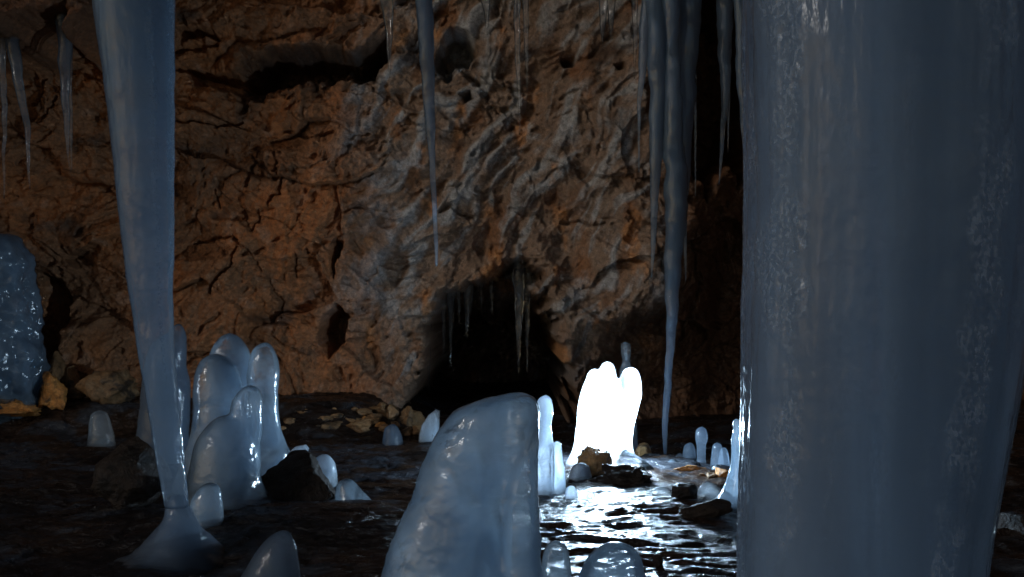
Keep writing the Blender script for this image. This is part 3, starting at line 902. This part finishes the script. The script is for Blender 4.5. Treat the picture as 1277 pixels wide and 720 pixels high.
def rock(label, box, d, mat, depth=.8, seed=1, group=None, name='boulder', cat='rock', planes=16, rough=.06, rot=0, fine=False, sink=.25):
    """an angular stone filling the photo box (x0, y0, x1, y1) at distance d; its foot sinks into the floor"""
    rs = np.random.RandomState(seed)
    V, F = (ICO5 if fine else ICO4)
    V = V.copy()
    for k in range(planes):
        n = rs.normal(size=3); n[2] *= .8; n /= np.linalg.norm(n)
        h = rs.uniform(.40, .74)
        over = np.maximum(V @ n - h, 0)
        V -= over[:, None] * n * .95
    nn = V / np.linalg.norm(V, axis=1)[:, None]
    V = V + nn * (rough * fbm(V[:, 0] * 2.2 + seed, V[:, 1] * 2.2, V[:, 2] * 2.2, 5, .6))[:, None]
    c, s = math.cos(rot), math.sin(rot)
    V = np.stack([V[:, 0] * c - V[:, 2] * s, V[:, 1], V[:, 0] * s + V[:, 2] * c], -1)
    V = (V - V.min(0)) / (V.max(0) - V.min(0)) - .5
    x0, y0, x1, y1 = box
    a, b = P(x0, y0, d), P(x1, y1, d)
    w, hgt = b.x - a.x, a.z - b.z
    bottom = min(b.z, gz((a.x + b.x) / 2, d) - .02) - sink * hgt * .3
    hgt = a.z - bottom
    V = V * np.array([w, max(w, hgt) * depth, hgt])
    o = mesh_obj(name, V, F, M[mat])
    o.location = ((a.x + b.x) / 2, d, a.z - hgt / 2)
    return tag(o, label, cat, group)


rock('large dark wet boulder behind the long icicle', (118, 545, 215, 632), 5.6, 'dark', seed=3, fine=True)
rock('black wet boulder under the slim bulbous stalagmite', (318, 564, 420, 622), 5.65, 'dark', seed=4, fine=True)
rock('bright ochre boulder at the foot of the frozen cascade', (48, 462, 90, 510), 8.5, 'ochre', seed=31, rough=.2, planes=12)
rock('flat rusty stone beneath the frozen cascade', (-20, 496, 60, 520), 8.35, 'ochre', seed=32, rough=.2)
rock('small pale tan stone perched above the ochre boulder', (64, 438, 84, 478), 8.6, 'rubble', seed=13)
rock('broad tan boulder with black crust at the wall foot', (98, 460, 172, 505), 8.6, 'rubble', seed=44, rough=.2, planes=10)
rock('squat brown stone leaning on the broad tan boulder', (80, 456, 108, 506), 8.7, 'rubble', seed=15)
rock('rounded brown rock behind the glowing stalagmite', (790, 552, 819, 590), 7.1, 'brown', seed=16)
rock('brown knobbly rock in front of the glowing ice', (719, 557, 764, 600), 6.3, 'brown', seed=17, fine=True, rough=.12)
rock('long dark slab of ridged rock sloping away from the glowing ice', (726, 578, 816, 618), 6.12, 'dark', seed=18, fine=True, depth=.5, rough=.3, rot=-.35, planes=22)
rock('flat golden brown slab before the small stalagmites', (838, 579, 884, 598), 6.55, 'ochre', seed=19, depth=.5)
rock('small golden stone beside the two-lobed stalagmite', (892, 583, 912, 598), 6.3, 'ochre', seed=20)
rock('black stone on the glittering wet floor', (836, 602, 870, 634), 5.65, 'dark', seed=21)
rock('dark flat stone between the black stone and the great column', (846, 622, 912, 650), 5.3, 'dark', seed=22, depth=.6)
rock('long brown stone at the foot of the cave wall beside the hollow', (488, 512, 530, 545), 8.6, 'rubble', seed=23)
rock('orange-streaked stone among the rubble by the wall', (448, 518, 464, 540), 8.4, 'ochre', seed=24)
rock('pale stone wedge next to the grey ice stub', (464, 526, 490, 546), 8.35, 'ochre', seed=25)
rock('dark rock lump in the shade beyond the great column', (1236, 640, 1300, 690), 5.0, 'dark', seed=27)
rs = np.random.RandomState(5)
boxes = []
for k in range(30):
    x = 348 + k * 5.4 + rs.uniform(-5, 5); y = 508 + rs.uniform(0, 30); s = rs.uniform(2.2, 4.8) ** 2 * .9
    boxes.append((x, y - s * .4, x + s * rs.uniform(1.1, 1.9), y + s * .6))
for k in range(10):
    x = 90 + k * 9.5 + rs.uniform(-5, 5); y = 486 + rs.uniform(0, 22); s = rs.uniform(7, 15)
    boxes.append((x, y, x + s * 1.5, y + s))
for k in range(5):
    x = 840 + rs.uniform(0, 65); y = 585 + rs.uniform(0, 8); s = rs.uniform(5, 10)
    boxes.append((x, y, x + s * 1.5, y + s))
for k, b in enumerate(boxes):
    d = H * FPX / (b[3] - 360) if b[0] > 800 else 8.75 - (b[1] - 486) * .012
    lab, grp = (('small brown rubble stone between the left stalagmite group and the black hollow', 'rubble along the wall foot') if k < 30 else
                ('small brown rubble stone around the broad tan boulder', 'rubble round the tan boulder') if k < 40 else
                ('pebble-sized brown stone among the small stalagmites before the fissure', 'pebbles before the fissure'))
    rock(lab, b, d, 'rubble', seed=100 + k, group=grp, name='rubble_stone', cat='stone', planes=9, rough=.12)
rs = np.random.RandomState(9)
for k in range(6):
    x = rs.uniform(690, 905); y = rs.uniform(618, 700); s = rs.uniform(4, 9)
    rock('small black wet stone on the glittering floor', (x, y, x + s * 1.9, y + s * .8), H * FPX / (y + s - 360), 'dark', seed=200 + k,
         group='wet stones on the glittering floor', name='wet_stone', cat='stone')


def shard(label, pts, d, thick, name='ice_shard'):
    """broken slab of ice: outline at distance d, bevelled, set in the floor"""
    n = len(pts)
    V = []
    for k, (off, s) in enumerate(((-thick, .86), (-thick * .4, 1), (thick * .4, 1), (thick, .8))):
        cx = sum(p[0] for p in pts) / n; cyy = sum(p[1] for p in pts) / n
        for (x, y) in pts:
            q = P(cx + (x - cx) * s, cyy + (y - cyy) * s, d); V.append((q.x, d + off, q.z))
    F = [[k * n + i, k * n + (i + 1) % n, (k + 1) * n + (i + 1) % n, (k + 1) * n + i] for k in range(3) for i in range(n)]
    F += [list(range(n))[::-1], [3 * n + i for i in range(n)]]
    return tag(mesh_obj(name, np.array(V), F, M['white'], smooth=False), label, 'ice shard')


shard('upright pointed ice shard by the hollow in the wall', [(523, 542), (526, 530), (534, 518), (543, 511), (548.5, 513), (548, 530), (547, 552), (522, 552)], 7.9, .07)
shard('broken chunk of clear ice on the floor near the dark boulder', [(363, 562), (369, 557), (381, 555), (385, 560), (382, 568), (378, 576), (366, 574)], 6.9, .06)
